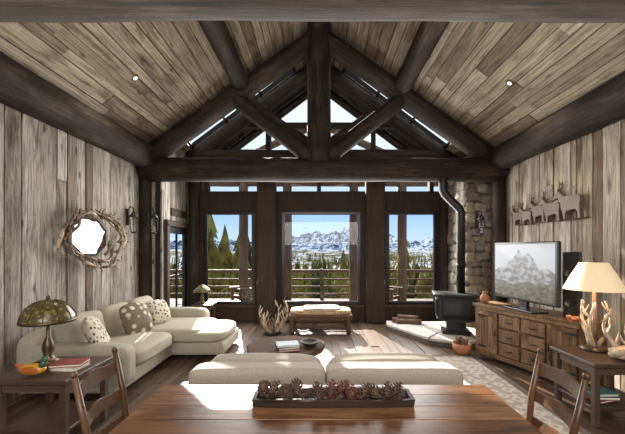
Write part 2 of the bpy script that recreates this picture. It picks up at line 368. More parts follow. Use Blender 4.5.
for x,y in ((-2.70,4.7),(2.80,4.7)):
    sg=1 if x>0 else -1
    ang=math.atan(SL)*sg
    T=Matrix.Translation((x,y,zc(x)-.02))@Matrix.Rotation(ang,4,'Y')
    b=B(); b.lathe([(.0,-.006),(.03,-.006)],(0,0,0),'chipwhite',seg=20,X=T,fl=1); b.lathe([(.031,-.006),(.055,-.01),(.062,0),(.062,.02)],(0,0,0),'brass',seg=20,X=T,fl=1); b.done('recessed_downlight',recalc=False)

# stone chimney
b=B()
b.box((3.34,7.12,1.81),(.56,.96,3.6),'mortar')
def stones(face):
    z=.02
    while z<3.55:
        h=R(.12,.26)
        if face=='front': a,a1=3.03,3.62
        else: a,a1=6.66,7.55
        a-=R(0,.1)*(face!='front')
        while a<a1-.05:
            w=min(R(.14,.36),a1-a+.03)
            d=R(.12,.18); zz=z+h/2+R(-.03,.03); hh=h*R(.85,1.15)
            if face=='front': c=(a+w/2,6.66,zz); s=(w,d,hh); rt=(0,R(-.22,.22),0)
            else: c=(3.07,a+w/2,zz); s=(d,w,hh); rt=(R(-.22,.22),0,0)
            b.cushion(c,s,'stone',e=R(3.6,7),rot=rt,n=3,wr=.25)
            a+=w*.97
        z+=h*.93
stones('front'); stones('side')
b.done('stone_chimney')
# hearth
b=B()
b.prism([(1.45,6.75),(1.95,5.75),(2.35,5.5),(3.15,5.45),(3.4,5.6),(3.4,6.5),(2.9,6.52),(2.85,7.1),(1.5,7.1)],.005,.09,'mortar')
random.seed(3)
pts=[[(1.43,6.77),(1.95,5.73),(2.25,6.1),(2.1,7.0),(1.5,7.12)],[(1.97,5.70),(2.35,5.47),(2.75,5.5),(2.78,6.1),(2.28,6.08)],[(2.77,5.5),(3.15,5.43),(3.41,5.58),(3.41,6.1),(2.8,6.1)],[(2.12,7.0),(2.27,6.12),(2.82,6.14),(2.84,7.05)],[(2.84,6.13),(3.4,6.13),(3.4,6.5),(2.86,6.5)]]
for p in pts: b.prism(p,.085,.13,'hearth',bev=.006)
b.done('stone_hearth')
b=B(); b.log((1.6,6.95,.19),(2.15,6.72,.19),.055,m='logL',seg=10)
b.log((1.65,6.82,.185),(2.1,6.85,.19),.045,m='logL',seg=10); b.log((1.7,6.92,.27),(2.1,6.78,.27),.04,m='logL',seg=10); b.done('firewood_logs')

# wood stove
T=XF(2.60,6.1,.13,-.28)
b=B()
b.box((0,0,.03),(.5,.4,.06),'black',bev=.01,X=T)
b.box((0,0,.15),(.34,.3,.22),'black',bev=.02,X=T)
b.box((0,0,.29),(.70,.5,.05),'black',bev=.012,X=T)
b.box((0,0,.50),(.66,.46,.40),'black',bev=.025,X=T,seg=2)
b.box((0,0,.725),(.82,.56,.05),'black',bev=.015,X=T,seg=2)
b.box((0,-.24,.5),(.52,.03,.32),'black',bev=.02,X=T,seg=2)
b.box((0,-.262,.51),(.40,.012,.21),'fire',bev=.004,X=T)
b.box((0,-.31,.29),(.5,.14,.03),'black',bev=.01,X=T)
b.tube([(.27,-.25,.52),(.27,-.30,.52),(.27,-.30,.42)],.011,'brass',seg=6,X=T)
for sx in (-1,1): 
    b.box((sx*.345,0,.5),(.03,.36,.30),'black',bev=.01,X=T)
px,py=2.74,6.18
b.tube([(px,py,.87),(px,py,2.42),(px-.03,py,2.5),(px-.30,py+.02,2.78),(px-.34,py+.02,2.86),(px-.34,py+.02,3.2),(px-.25,py+.1,3.3),(3.0,6.75,3.3),(3.2,6.85,3.3)],.078,'black',seg=18)
for z in (1.4,1.95,2.4): b.lathe([(.078,0),(.088,.005),(.088,.03),(.078,.035)],(px,py,z),'black',seg=18)
b.done('wood_stove')

b=B()
b.lathe([(.11,0),(.14,.09),(.15,.17),(.135,.17),(.12,.03)],(2.32,5.2,.02),'terracotta',seg=16)
for k in range(6):
    a=k*1.05; b.log((2.32+.06*math.cos(a),5.2+.06*math.sin(a),.06),(2.32+.08*math.cos(a+.4),5.2+.08*math.sin(a+.4),.28),.025,m='logL',seg=8)
b.done('kindling_basket')

# ------------------------------------------------------------------ furniture
b=B()
b.box((-2.86,4.85,.17),(1.18,2.45,.22),'sofa',bev=.04,seg=2)
b.box((-1.9,5.45,.17),(.86,1.02,.22),'sofa',bev=.06,seg=2)
b.cushion((-3.33,4.85,.42),(.26,2.5,.66),'sofa',e=7,n=10)
b.cushion((-2.8,3.73,.36),(1.25,.24,.50),'sofa',e=6)
b.cushion((-2.75,6.02,.36),(1.35,.24,.52),'sofa',e=6)
for y0,y1 in ((3.84,4.88),(4.90,5.92)):
    b.cushion((-2.75 if y0<4.5 else -2.55,(y0+y1)/2,.37),(1.16 if y0<4.5 else 1.5,y1-y0,.22),'sofa',e=6,n=10,wr=.02)
b.cushion((-1.90,5.40,.35),(.90,1.05,.20),'sofa',e=3.6,n=10,wr=.02)
for y in (4.18,4.86,5.55): b.cushion((-3.1,y,.65),(.26,.68,.46),'sofa',e=4,rot=(0,-.18,0),wr=.04)
for x,y in ((-3.3,3.75),(-2.35,3.75),(-3.3,5.95),(-1.6,5.05),(-1.6,5.85),(-2.35,4.6)): b.tube([(x,y,.005),(x,y,.08)],.03,'dark',seg=8)
b.done('sectional_sofa')
def pillow(x,y,z,w,rot,m,nm='throw_pillow'):
    b=B(); b.cushion((0,0,0),(w,w,.18),m,e=5,pillow=True,n=10,X=Matrix.Translation((x,y,z))@Euler(rot).to_matrix().to_4x4()); return b.done(nm)
pillow(-2.74,3.94,.66,.50,(0,math.radians(64),.45),'pillow')
pillow(-2.76,4.84,.67,.50,(0,math.radians(66),-.35),'pillow2')
pillow(-2.70,5.36,.67,.42,(0,math.radians(62),-.5),'pillow')

b=B(); cx=.06
b.box((cx,3.2,.2),(2.3,.85,.26),'loveseat',bev=.04,seg=2)
for sx in (-1,1):
    b.cushion((cx+sx*.60,2.86,.395),(1.20,.22,.56),'loveseat',e=10,n=12,wr=.01)
    b.cushion((cx+sx*.56,3.05,.51),(1.05,.22,.38),'loveseat',e=5,rot=(.12,0,0),wr=.03)
    b.cushion((cx+sx*.52,3.32,.38),(1.02,.66,.18),'loveseat',e=6)
    b.cushion((cx+sx*1.1,3.25,.36),(.22,.8,.38),'loveseat',e=6)
    for y in (2.85,3.55): b.tube([(cx+sx*1.05,y,.022),(cx+sx*1.05,y,.09)],.03,'dark',seg=8)
b.done('loveseat')

b=B(); b.box((.75,3.95,.012),(3.5,2.4,.010),'rugb',bev=.003); b.box((.75,3.95,.0145),(3.3,2.2,.010),'rug',bev=.003)
b.done('area_rug')

random.seed(11)
b=B(); poly=[]
for k in range(22):
    a=2*math.pi*k/22; rr=1+.16*noise.noise(Vector((math.cos(a)*2,math.sin(a)*2,3)))+R(-.04,.04)
    poly.append((-.45+.52*rr*math.cos(a),4.25+.46*rr*math.sin(a)))
b.prism(poly,.37,.44,'slab',bev=.01)
for dx,dy in ((-.3,-.22),(.3,-.22),(-.3,.22),(.3,.22)): b.log((-.45+dx*1.1,4.25+dy*1.1,.022),(-.45+dx*.8,4.25+dy*.8,.38),.055,m='log',seg=10)
b.done('coffee_table')
def books(x,y,z,n,a,sz=(.28,.2),nm='stacked_books'):
    b=B()
    for k in range(n):
        h=R(.022,.035); m=['bk4','bk1','bk3','bk2'][(k+n)%4]; T=XF(x,y,z,a+R(-.2,.2)); w,d=sz[0]*R(.85,1),sz[1]*R(.85,1)
        b.box((0,0,h/2),(w-.01,d-.01,h-.008),'paper',X=T); b.box((0,0,.0025),(w,d,.005),m,X=T); b.box((0,0,h-.0025),(w,d,.005),m,X=T); b.box((-w/2,0,h/2),(.006,d,h),m,X=T)
        z+=h
    b.done(nm)
books(-.40,4.05,.442,3,.3)
b=B(); b.lathe([(.06,0),(.11,.03),(.13,.06),(.12,.06),(.1,.035),(.0,.02)],(-.12,4.22,.442),'tray',seg=20); b.done('wooden_bowl')

b=B()
for x in (-.55,.6):
    for y in (6.5,6.95): b.log((x,y,.005),(x,y,.36),.05,m='logL',seg=10)
for y in (6.5,6.95): b.log((-.62,y,.30),(.68,y,.30),.04,m='logL',seg=10); b.log((-.6,y,.14),(.65,y,.14),.025,m='logL',seg=8)
b.box((.03,6.72,.36),(1.3,.52,.05),'logL',bev=.01)
b.cushion((.03,6.72,.43),(1.26,.5,.11),'woven',e=5)
b.cushion((.05,6.72,.49),(.8,.56,.07),'fur',e=3,wr=.12)
b.done('window_bench')

def antler(b,p,h,lean,tw,m,r=.022,side=1):
    p=Vector(p); pts=[]; n=9
    for k in range(n+1):
        t=k/n; o=Vector((lean*math.sin(t*2.2)*h*.55*side,-.12*h*math.sin(t*3),t*h))
        o=Matrix.Rotation(tw,3,'Z')@o; pts.append(p+o)
    b.tube(pts,[r*(1-.75*k/n) for k in range(n+1)],m,seg=8,jit=.08)
    for k in (2,4,6,7):
        q=pts[k]; l=h*(.34-.02*k); d=Matrix.Rotation(tw,3,'Z')@Vector((-.45*side,.5 if k%2 else -.6,.7)).normalized()
        up=Vector((0,0,1))
        b.tube([q,q+d*l*.4,q+d*l*.7+up*l*.12,q+d*l*.85+up*l*.4],[r*.6,r*.5,r*.35,r*.08],m,seg=6)
b=B()
for k in range(10):
    a=k*.75; antler(b,(-.95+.08*math.cos(a),6.5+.08*math.sin(a),.02),R(.38,.68),.7,a,'antlerB' if k%2 else 'antler',r=.028)
b.lathe([(.17,0),(.18,.02),(.1,.06),(.0,.07)],(-.95,6.5,.003),'log',seg=14)
b.done('antler_sculpture')

def endtable(x,y,w,d,h,nm,m='side'):
    b=B(); b.box((x,y,h-.02),(w,d,.04),m,bev=.008)
    b.box((x,y,h-.08),(w-.1,d-.1,.08),m)
    for sx in (-1,1):
        for sy in (-1,1): b.box((x+sx*(w/2-.06),y+sy*(d/2-.06),(h-.04)/2+.003),(.055,.055,h-.046),m,bev=.006)
    b.box((x,y,h*.27),(w-.08,d-.08,.03),m,bev=.005)
    b.done(nm)
endtable(-2.45,6.85,.42,.42,.56,'end_table')
b=B(); b.lathe([(.08,0),(.08,.02),(.03,.05),(.05,.12),(.02,.2),(.015,.3)],(-2.5,6.85,.562),'brass',seg=16)
b.lathe([(.19,.24),(.15,.31),(.06,.38),(.02,.4)],(-2.5,6.85,.562),'glassshade',seg=16); b.done('small_table_lamp')

# dining table
b=B()
tx0,tx1,ty0,ty1=-1.08,1.15,.85,2.23
n=9; w=(ty1-ty0)/n
for k in range(n):
    b.box(((tx0+tx1)/2,ty0+w*(k+.5),.74),(tx1-tx0-.0,w-.002,.045),'table',bev=.003)
b.box(((tx0+tx1)/2,ty0+.02,.74),(tx1-tx0,.05,.047),'table',bev=.01)
b.box((.035,1.54,.69),(1.9,1.1,.06),'chair')
for x in (-.5,.57):
    b.box((x,1.54,.37),(.14,.5,.58),'chair',bev=.02); b.box((x,1.54,.05),(.14,1.0,.09),'chair',bev=.02); b.box((x,1.54,.65),(.12,.95,.06),'chair',bev=.01)
b.box((.035,1.54,.25),(1.0,.06,.12),'chair',bev=.01)
b.done('dining_table')

def chair(x,y,a,nm='dining_chair'):
    T=XF(x,y,0,a); b=B()
    for sy in (-1,1):
        b.tube([(-.19,sy*.19,.003),(-.2,sy*.195,.25),(-.2,sy*.2,.47),(-.225,sy*.205,.75),(-.28,sy*.21,1.03)],[.017,.019,.021,.019,.015],'chair',seg=10,X=T)
        b.ell((-.284,sy*.21,1.045),(.036,.036,.04),'chair',X=T)
        b.tube([(.20,sy*.2,.003),(.2,sy*.2,.2),(.2,sy*.2,.45)],[.016,.019,.02],'chair',seg=10,X=T)
        for z in (.16,.3): b.tube([(-.19,sy*.195,z),(.2,sy*.2,z)],.011,'chair',seg=8,X=T)
    for z in (.2,.33): b.tube([(.2,-.2,z),(.2,.2,z)],.011,'chair',seg=8,X=T)
    b.tube([(-.195,-.19,.22),(-.195,.19,.22)],.011,'chair',seg=8,X=T)
    b.cushion((0,0,.462),(.44,.44,.045),'chair',e=8,X=T)
    for z,h in ((.60,.07),(.76,.085),(.93,.105)):
        lean=-.2-.08*max(0,(z-.5)/.53)**1.3
        i=b.mi('chair'); N=12; grid=[]
        for k in range(N+1):
            t=k/N*2-1; yy=t*.205; xo=lean-.035*(1-t*t); up=h/2*(.62+.5*(1-t*t)+.12*math.cos(t*6.3)); dn=-h/2*(.7-.25*(1-t*t))
            grid.append([b.bm.verts.new(T@Vector(q)) for q in ((xo-.008,yy,z+dn),(xo+.008,yy,z+dn),(xo-.004,yy,z+up),(xo-.02,yy,z+up))])
        for k in range(N):
            for j in range(4):
                f=b.bm.faces.new((grid[k][j],grid[k][(j+1)%4],grid[k+1][(j+1)%4],grid[k+1][j])); f.material_index=i
    b.done(nm)
chair(-1.03,1.92,.12); chair(1.13,1.90,math.pi-.12)

b=B(); X0,X1,Yt=-.40,.57,1.97
i=b.mi('tray'); N=14; S=8
def trayring(t,inner):
    w=(.10 if not inner else .08)*(1-abs(t)**6*.25); h0=.764 if not inner else .78; h1=.815
    x=(X0+X1)/2+t*(X1-X0)/2*(1 if not inner else .95)
    return [Vector((x,Yt-w,h1)),Vector((x,Yt-w*.72,h0)),Vector((x,Yt+w*.72,h0)),Vector((x,Yt+w,h1))]
def shell(inner):
    rs=[[b.bm.verts.new(v) for v in trayring(-1+2*k/N,inner)] for k in range(N+1)]
    for k in range(N):
        for j in range(3):
            f=b.bm.faces.new((rs[k][j],rs[k][j+1],rs[k+1][j+1],rs[k+1][j])); f.material_index=i
    for e in (0,-1):
        f=b.bm.faces.new(rs[e]); f.material_index=i
    return rs
a=shell(False); c=shell(True)
for k in range(N):
    for j in (0,3):
        f=b.bm.faces.new((a[k][j],a[k+1][j],c[k+1][j],c[k][j])); f.material_index=i
for e in (0,-1):
    f=b.bm.faces.new((a[e][0],a[e][3],c[e][3],c[e][0])); f.material_index=i
b.done('dough_bowl_tray',recalc=False)
def pinecone(b,c,l,r,rot,m):
    T=Matrix.Translation(c)@Euler(rot).to_matrix().to_4x4()
    b.ell((0,0,0),(r*1.2,r*1.2,l*.9),'cone',X=T,u=8,v=6)
    rows=7
    for k in range(rows):
        t=k/(rows-1); z=-l/2+l*t; rr=r*math.sin(math.pi*(.18+.75*t))**.8
        for j in range(8):
            a=2*math.pi*(j+.5*(k%2))/8
            p=[T@Vector((rr*.45*math.cos(a),rr*.45*math.sin(a),z-.004)),T@Vector((rr*math.cos(a-.3),rr*math.sin(a-.3),z+.008)),T@Vector((rr*1.12*math.cos(a),rr*1.12*math.sin(a),z+.014)),T@Vector((rr*math.cos(a+.3),rr*math.sin(a+.3),z+.008))]
            b.quad(p,m)
b=B(); random.seed(5)
for k in range(13):
    x=-.34+k*.068+R(-.01,.01)
    if k in (4,): continue
    pinecone(b,(x,Yt+R(-.035,.035),.828+R(-.006,.02)),.095,.042,(R(-.9,.9),R(-.9,.9),R(0,6)),'conered' if k in (6,7,8) else 'cone')
for k in range(8):
    pinecone(b,(-.3+k*.11,Yt+R(-.02,.02),.805),.07,.03,(1.5,R(-.5,.5),R(0,6)),'cone')
b.done('pinecones',recalc=False)

# left side table & things
endtable(-2.42,2.95,.66,.62,.62,'side_table')
b=B(); L0=(-2.58,3.05,.622)
b.lathe([(.10,0),(.11,.015),(.06,.04),(.035,.08),(.05,.14),(.04,.2),(.016,.26),(.014,.46)],L0,'brass',seg=20)
b.lathe([(.215,.40),(.218,.43),(.205,.47),(.17,.53),(.115,.575),(.05,.60),(.02,.61)],L0,'glassshade',seg=24,fl=1)
b.lathe([(.212,.392),(.220,.395),(.222,.415),(.218,.42)],L0,'brass',seg=24,fl=1)
for k in range(12):
    a=k*math.pi/6; b.tube([(L0[0]+r*math.cos(a),L0[1]+r*math.sin(a),L0[2]+z) for r,z in ((.221,.42),(.208,.47),(.173,.53),(.118,.577),(.05,.602))],.004,'brass',seg=4)
b.ell((L0[0],L0[1],L0[2]+.625),(.035,.035,.045),'brass')
b.done('stained_glass_table_lamp',recalc=False)
books(-2.28,2.93,.622,2,.1,(.26,.19))
b=B(); D=XF(-2.47,2.76,.622,.1)
b.ell((0,0,.05),(.22,.10,.095),'duckY',X=D); b.ell((-.10,0,.08),(.09,.04,.03),'duckO',X=D,rot=(0,.4,0)); b.tube([(.07,0,.07),(.09,0,.10),(.095,0,.125)],[.03,.024,.022],'duckG',seg=10,X=D)
b.ell((.10,0,.135),(.062,.05,.05),'duckG',X=D); b.cushion((.142,0,.128),(.045,.026,.012),'duckO',X=D,n=3); b.ell((0,.042,.055),(.14,.02,.06),'duckO',X=D); b.ell((0,-.042,.055),(.14,.02,.06),'duckO',X=D)
b.done('duck_decoy')

# right side table, lamp, antler
endtable(2.95,3.32,.70,.6,.62,'side_table')
b=B(); L1=Vector((2.97,3.46,.622))
b.lathe([(.12,0),(.125,.02),(.08,.04),(.0,.05)],L1,'brass',seg=20)
random.seed(4)
for k in range(3):
    a=k*2.1; antler(b,L1+Vector((.03*math.cos(a),.03*math.sin(a),.03)),.50,.35,a,'antler',r=.022)
b.tube([L1+Vector((0,0,.03)),L1+Vector((.01,0,.3)),L1+Vector((0,0,.78))],[.03,.022,.012],'antlerB',seg=8,jit=.1)
b.lathe([(.27,.65),(.20,.80),(.125,.94)],L1,'shade',seg=32,fl=1)
b.lathe([(.126,.94),(.02,.93)],L1,'shade',seg=32,fl=1)
b.ell((L1.x,L1.y,L1.z+.96),(.025,.025,.05),'brass')
b.done('antler_table_lamp',recalc=False)
b=B(); random.seed(21)
for (ax,ay,a,h,r) in ((3.02,3.16,2.6,.40,.024),(3.14,3.14,.3,.42,.026),(3.10,3.22,4.6,.36,.022),(3.06,3.12,1.4,.3,.022),(3.18,3.12,5.6,.34,.024)):
    antler(b,(ax,ay,.66),h,.7,a,'antler',r=r)
b.cushion((3.08,3.16,.685),(.36,.17,.12),'antler',e=3,wr=.2); b.ell((2.92,3.12,.70),(.12,.08,.08),'antler'); b.ell((3.22,3.18,.67),(.12,.1,.08),'antler')
b.done('antler_carving')
books(2.85,3.25,.19,3,.1,(.26,.2)); 

# console
d=Vector((.398,-.917,0)); nn=Vector((.917,.398,0)); c0=Vector((2.775,4.4,0))+nn*.25
T=Matrix((( d.x,nn.x,0,c0.x),(d.y,nn.y,0,c0.y),(0,0,1,0),(0,0,0,1)))
b=B(); W=1.5; D=.48
b.box((0,0,.835),(W+.08,D+.04,.045),'console',bev=.006,X=T)
b.box((0,.01,.47),(W-.04,D-.04,.66),'console',X=T)
for sx in (-1,1):
    for sy in (-1,1): b.box((sx*(W/2-.035),sy*(D/2-.035),.408),(.07,.07,.81),'console',bev=.006,X=T)
b.box((0,-D/2+.01,.115),(W-.1,.04,.07),'console',X=T,bev=.004)
b.box((0,-D/2+.01,.79),(W-.1,.04,.05),'console',X=T,bev=.004)
for x0,x1,kind in ((-.68,-.36,'d'),(-.34,-.02,'w'),(.0,.32,'w'),(.34,.68,'d')):
    cx=(x0+x1)/2; w=x1-x0
    if kind=='w':
        for z in (.25,.45,.66):
            b.box((cx,-D/2+.0,z),(w-.01,.03,.18),'console',bev=.006,X=T); b.tube([(cx-.05,-D/2-.02,z),(cx,-D/2-.04,z-.01),(cx+.05,-D/2-.02,z)],.007,'black',seg=6,X=T)
    else:
        for q in range(4): b.box((x0+w*(q+.5)/4,-D/2+.006,.455),(w/4-.004,.02,.59),'console',X=T)
        for z in (.18,.73): b.box((cx,-D/2-.004,z),(w,.025,.06),'console',bev=.004,X=T)
        for xa in (x0+.025,x1-.025): b.box((xa,-D/2-.004,.455),(.05,.025,.5),'console',bev=.004,X=T)
        b.tube([(x1-.03 if x0<0 else x0+.03,-D/2-.03,.42),(x1-.03 if x0<0 else x0+.03,-D/2-.03,.52)],.008,'black',seg=6,X=T)
        for z in (.22,.69): b.box((x0+.06 if x0<0 else x1-.06,-D/2-.02,z),(.12,.006,.03),'black',X=T)
b.done('tv_console')

# TV
p0=Vector((2.76,5.04,0)); p1=Vector((2.91,3.90,0)); d=(p1-p0).normalized(); nn=Vector((-d.y,d.x,0)); c0=(p0+p1)/2
T=Matrix(((d.x,nn.x,0,c0.x),(d.y,nn.y,0,c0.y),(0,0,1,0),(0,0,0,1))); W=(p1-p0).length; H=.82; z0=.99
sky=plain('screen_sky',(.1,.1,.1),.3,var=.02,emit=(.36,.43,.52),es=.42)
def emis(name,c1,c2,sc,e=.6):
    m,nt,bb=newmat(name); mp=mapping(nt,(1,1,1.6)); n=nt.nodes.new('ShaderNodeTexNoise'); n.inputs['Scale'].default_value=sc; n.inputs['Detail'].default_value=7; nt.links.new(mp.outputs[0],n.inputs['Vector'])
    r=ramp(nt,[(.42,c1),(.58,c2)]); nt.links.new(n.outputs['Fac'],r.inputs[0]); nt.links.new(r.outputs[0],bb.inputs['Emission Color']); bb.inputs['Emission Strength'].default_value=e; bb.inputs['Base Color'].default_value=(.02,.02,.02,1); bb.inputs['Roughness'].default_value=.4
    return m
M['ssky']=sky; M['smtn']=emis('screen_mountain',(.07,.07,.08),(.50,.51,.53),9,.45); M['sland']=emis('screen_land',(.04,.032,.018),(.24,.19,.11),14,.45)
b=B()
b.box((0,.03,z0+H/2),(W,.06,H),'plastic',bev=.012,X=T)
sw,sh=W-.06,H-.06; fy=-.004
def sp(pts,m,o=0): b.quad([T@Vector((x*sw/2,fy-o,z0+.03+y*sh)) for x,y in pts],m)
sp([(-1,0),(1,0),(1,1),(-1,1)],'ssky')
sp([(-1,.25),(1,.25),(1,.5),(.8,.58),(.55,.55),(.35,.75),(.2,.84),(.05,.78),(-.12,.9),(-.28,.74),(-.45,.68),(-.62,.55),(-.8,.56),(-1,.48)],'smtn',.001)
sp([(-1,0),(1,0),(1,.36),(.6,.28),(.2,.33),(-.3,.24),(-.7,.31),(-1,.27)],'sland',.002)
b.box((0,.04,.93),(.12,.05,.12),'plastic',X=T); b.box((0,.04,.871),(.55,.26,.02),'plastic',bev=.006,X=T)
b.done('television',recalc=False)
b=B(); T2=XF(3.16,3.99,.86,-.9); b.box((0,0,.41),(.16,.18,.82),'plastic',bev=.01,X=T2); 
for z in (.2,.55): b.lathe([(.0,.0),(.05,.0),(.06,.01)],(0,0,0),'black',seg=16,X=T2@Matrix.Translation((0,-.092,z))@Matrix.Rotation(math.pi/2,4,'X'),fl=1)
b.done('loudspeaker')
b=B(); b.lathe([(.04,0),(.07,.04),(.075,.09),(.04,.14),(.03,.16),(.045,.18)],(2.64,5.09,.86),'terracotta',seg=18); b.done('pottery_vase')
b=B(); b.ell((3.0,3.76,.895),(.16,.07,.06),'terracotta'); b.ell((2.92,3.74,.92),(.06,.05,.05),'terracotta'); b.tube([(3.07,3.77,.89),(3.14,3.79,.895)],[.015,.006],'terracotta',seg=6); 
for dx in (-.04,.04): b.ell((3.0+dx,3.76,.867),(.05,.04,.014),'terracotta')
b.done('carved_figurine')

# ------------------------------------------------------------------ wall things
b=B(); yc,z0=4.76,1.9
X=Matrix.Translation((WL+.05,yc,z0))@Matrix(((0,0,1,0),(1,0,0,0),(0,1,0,0),(0,0,0,1)))
oc=[(.42*math.cos(math.pi/8+k*math.pi/4),.31*math.sin(math.pi/8+k*math.pi/4)) for k in range(8)]
b.prism(oc,.0,.03,'dark',X=X); b.prism([(x*.86,y*.86) for x,y in oc],.03,.038,'mirror',X=X)
random.seed(9)
for k in range(26):
    a=k*2*math.pi/26+R(-.1,.1); pts=[]; rr=R(.86,1.12); z=R(.05,.22)
    for q in range(7):
        t=a+q*.15; k2=rr*(1+.10*math.sin(q*.5+k)); pts.append(X@Vector((.55*k2*math.cos(t),.38*k2*math.sin(t),z+.03*math.sin(q))))
    b.tube(pts,[.022,.022,.021,.02,.018,.013,.005],'antlerB' if k%6 else 'antler',seg=8)
    for q in (2,4):
        o=Vector((math.cos(a+q*.15),math.sin(a+q*.15),.6))*.09
        s0=pts[q]; e=X.to_3x3()@o; b.tube([s0,s0+e*.6,s0+e],[.012,.009,.003],'antlerB',seg=6)
b.done('antler_wreath_mirror',recalc=False)

elk=[(-.95,.72),(-.93,.80),(-.75,.95),(-.70,1.07),(-.62,.95),(-.5,.85),(-.35,.74),(.3,.72),(.5,.65),(.55,.5),(.5,.38),(.50,.15),(.54,-.15),(.43,-.15),(.37,.08),(.3,.18),(.2,.20),(-.2,.15),(-.25,.05),(-.26,-.15),(-.35,-.15),(-.40,.08),(-.49,.28),(-.54,.5),(-.64,.68),(-.77,.72),(-.9,.66)]
b=B()
for (y,z,s) in ((5.74,2.20,.24),(5.50,2.17,.27),(5.20,2.20,.30),(4.90,2.18,.34),(4.54,2.20,.38)):
    X=Matrix.Translation((WR-.035,y,z))@Matrix(((0,0,-1,0),(-1,0,0,0),(0,1,0,0),(0,0,0,1)))
    b.prism([(x*s*.9,yy*s) for x,yy in elk],0,.06,'elk',X=X,bev=.004)
    for sg in (0,1):
        q=Vector((-.68*s*.9,1.0*s,.02+.02*sg)); b.tube([X@q,X@(q+Vector((.12*s,.2*s,.02*sg))),X@(q+Vector((.10*s,.42*s,.03*sg)))],[.01,.008,.003],'elk',seg=6)
        b.tube([X@(q+Vector((.12*s,.2*s,0))),X@(q+Vector((-.02*s,.36*s,0)))],[.007,.003],'elk',seg=6)
b.tube([(WR-.03,5.9,2.16),(WR-.03,5.4,2.14),(WR-.03,5.0,2.15),(WR-.03,4.6,2.13),(WR-.03,4.3,2.14)],.014,'elk',seg=6,jit=.5)
b.done('elk_herd_wall_art')

def lantern(x,y,z,bx_,by,nm='wall_lantern'):
    b=B(); 
    b.lathe([(.03,.0),(.055,.02),(.055,.03)],(x,y,z),'black',seg=6)
    b.lathe([(.075,.30),(.08,.31),(.03,.37),(.015,.40)],(x,y,z),'black',seg=6)
    for k in range(6):
        a=k*math.pi/3; b.tube([(x+.05*math.cos(a),y+.05*math.sin(a),z+.03),(x+.07*math.cos(a),y+.07*math.sin(a),z+.31)],.006,'black',seg=5)
    b.lathe([(.045,.03),(.062,.3)],(x,y,z),'glass',seg=6,fl=1)
    b.tube([(x,y,z+.03),(x,y,z+.14)],.012,'paper',seg=8)
    b.tube([(x,y,z+.40),(x,y,z+.45),((x+bx_)/2,(y+by)/2,z+.49),(bx_,by,z+.42)],.01,'black',seg=6)
    b.box((bx_,by,z+.30),(.05,.05,.3),'black',bev=.01)
    b.done(nm,recalc=False)
lantern(-3.1,6.02,2.0,-3.3,6.14); lantern(-3.36,5.8,2.0,-3.47,5.8); lantern(3.22,6.35,2.0,3.22,6.52)
b=B(); b.box((-3.07,7.0,2.5),(.03,.7,.16),'dark',bev=.006); b.done('trim_1')

# ------------------------------------------------------------------ outside
b=B(); boards(b,(0,0,-.02),(0,1,0),(1,0,0),(0,0,1),[(YB+.3,11.2,-6,6)],(.13,.14),'deck'); b.done('porch_deck')
for x in (-2.5,-1.05,1.15,2.75):
    b=B(); b.log((x,10.6,-.02),(x,10.6,3.9),.15,m='logL'); b.done('porch_post')
b=B(); b.log((-5,10.6,3.95),(5,10.6,3.95),.15,m='logL')
b.log((0,10.6,4.0),(0,10.6,5.8),.12,m='logL')
for sg in (-1,1): b.log((0,10.6,5.9),(sg*4.2,10.6,3.95),.12,m='logL')
b.done('porch_truss')
b=B()
for z in (.2,.45,.7,.98): b.log((-5.8,10.95,z),(5.8,10.95,z),.03 if z<.9 else .055,m='logL',seg=8)
for x in (-5.6,-4,-1.8,.1,2,4,5.6): b.log((x,10.95,-.02),(x,10.95,1.05),.07,m='logL',seg=10)
b.done('porch_railing')
def adir(x,y,a):
    T=XF(x,y,0,a); b=B()
    for k in range(5): b.box((-.2+k*.1,.22,.62),(.085,.02,.75-.06*abs(k-2)),'logL',rot=(-.35,0,0),X=T,bev=.004)
    for k in range(5): b.box((0,-.25+k*.1,.36-.02*k),(.5,.085,.02),'logL',X=T)
    for sx in (-1,1):
        b.box((sx*.27,-.27,.29),(.04,.08,.58),'logL',X=T); b.box((sx*.29,-.05,.59),(.12,.6,.025),'logL',X=T); b.box((sx*.25,.05,.22),(.03,.7,.09),'logL',rot=(-.3,0,0),X=T); b.box((sx*.27,.3,.3),(.04,.05,.58),'logL',X=T)
    b.done('adirondack_chair')
adir(2.0,9.4,.9); adir(-2.2,9.5,-.9)

def ss(t): t=max(0,min(1,t)); return t*t*(3-2*t)
def gz(x,y):
    z=-1.6-10*ss((y-10)/80)+8.5*ss((y-110)/500)+ (4+5*ss((y-100)/300))*noise.noise(Vector((x*.012,y*.010,2)))*ss((y-12)/60)
    return z
b=B(); i=b.mi('snow'); ys=[8.2]+[12*1.09**k for k in range(52)]; NX=50; rows=[]
for y in ys:
    w=20+y*1.4; rows.append([b.bm.verts.new((-w+2*w*k/NX,y,gz(-w+2*w*k/NX,y))) for k in range(NX+1)])
for r in range(len(rows)-1):
    for k in range(NX):
        f=b.bm.faces.new((rows[r][k],rows[r][k+1],rows[r+1][k+1],rows[r+1][k])); f.smooth=True; f.material_index=i
b.done('ground')
b=B(); i=b.mi('mtn'); rows=[]; NX=360
for r in range(24):
    y=1150+r*40; row=[]
    for k in range(NX+1):
        x=-1300+2600*k/NX
        rid=math.sin(math.pi*(r/23)**1.2)
        n1=noise.noise(Vector((x*.006,r*.10,1))); n2=1-2*abs(noise.noise(Vector((x*.014,r*.22,5)))); n3=1-2*abs(noise.noise(Vector((x*.04,r*.5,9))))
        h=18+66*max(0,1-abs(x-110)/340)**.7+28*n1+34*n2+20*n3
        row.append(b.bm.verts.new((x,y,-14+rid*max(6,h))))
    rows.append(row)
for r in range(23):
    for k in range(NX):
        f=b.bm.faces.new((rows[r][k],rows[r][k+1],rows[r+1][k+1],rows[r+1][k])); f.material_index=i
b.done('mountain_range')
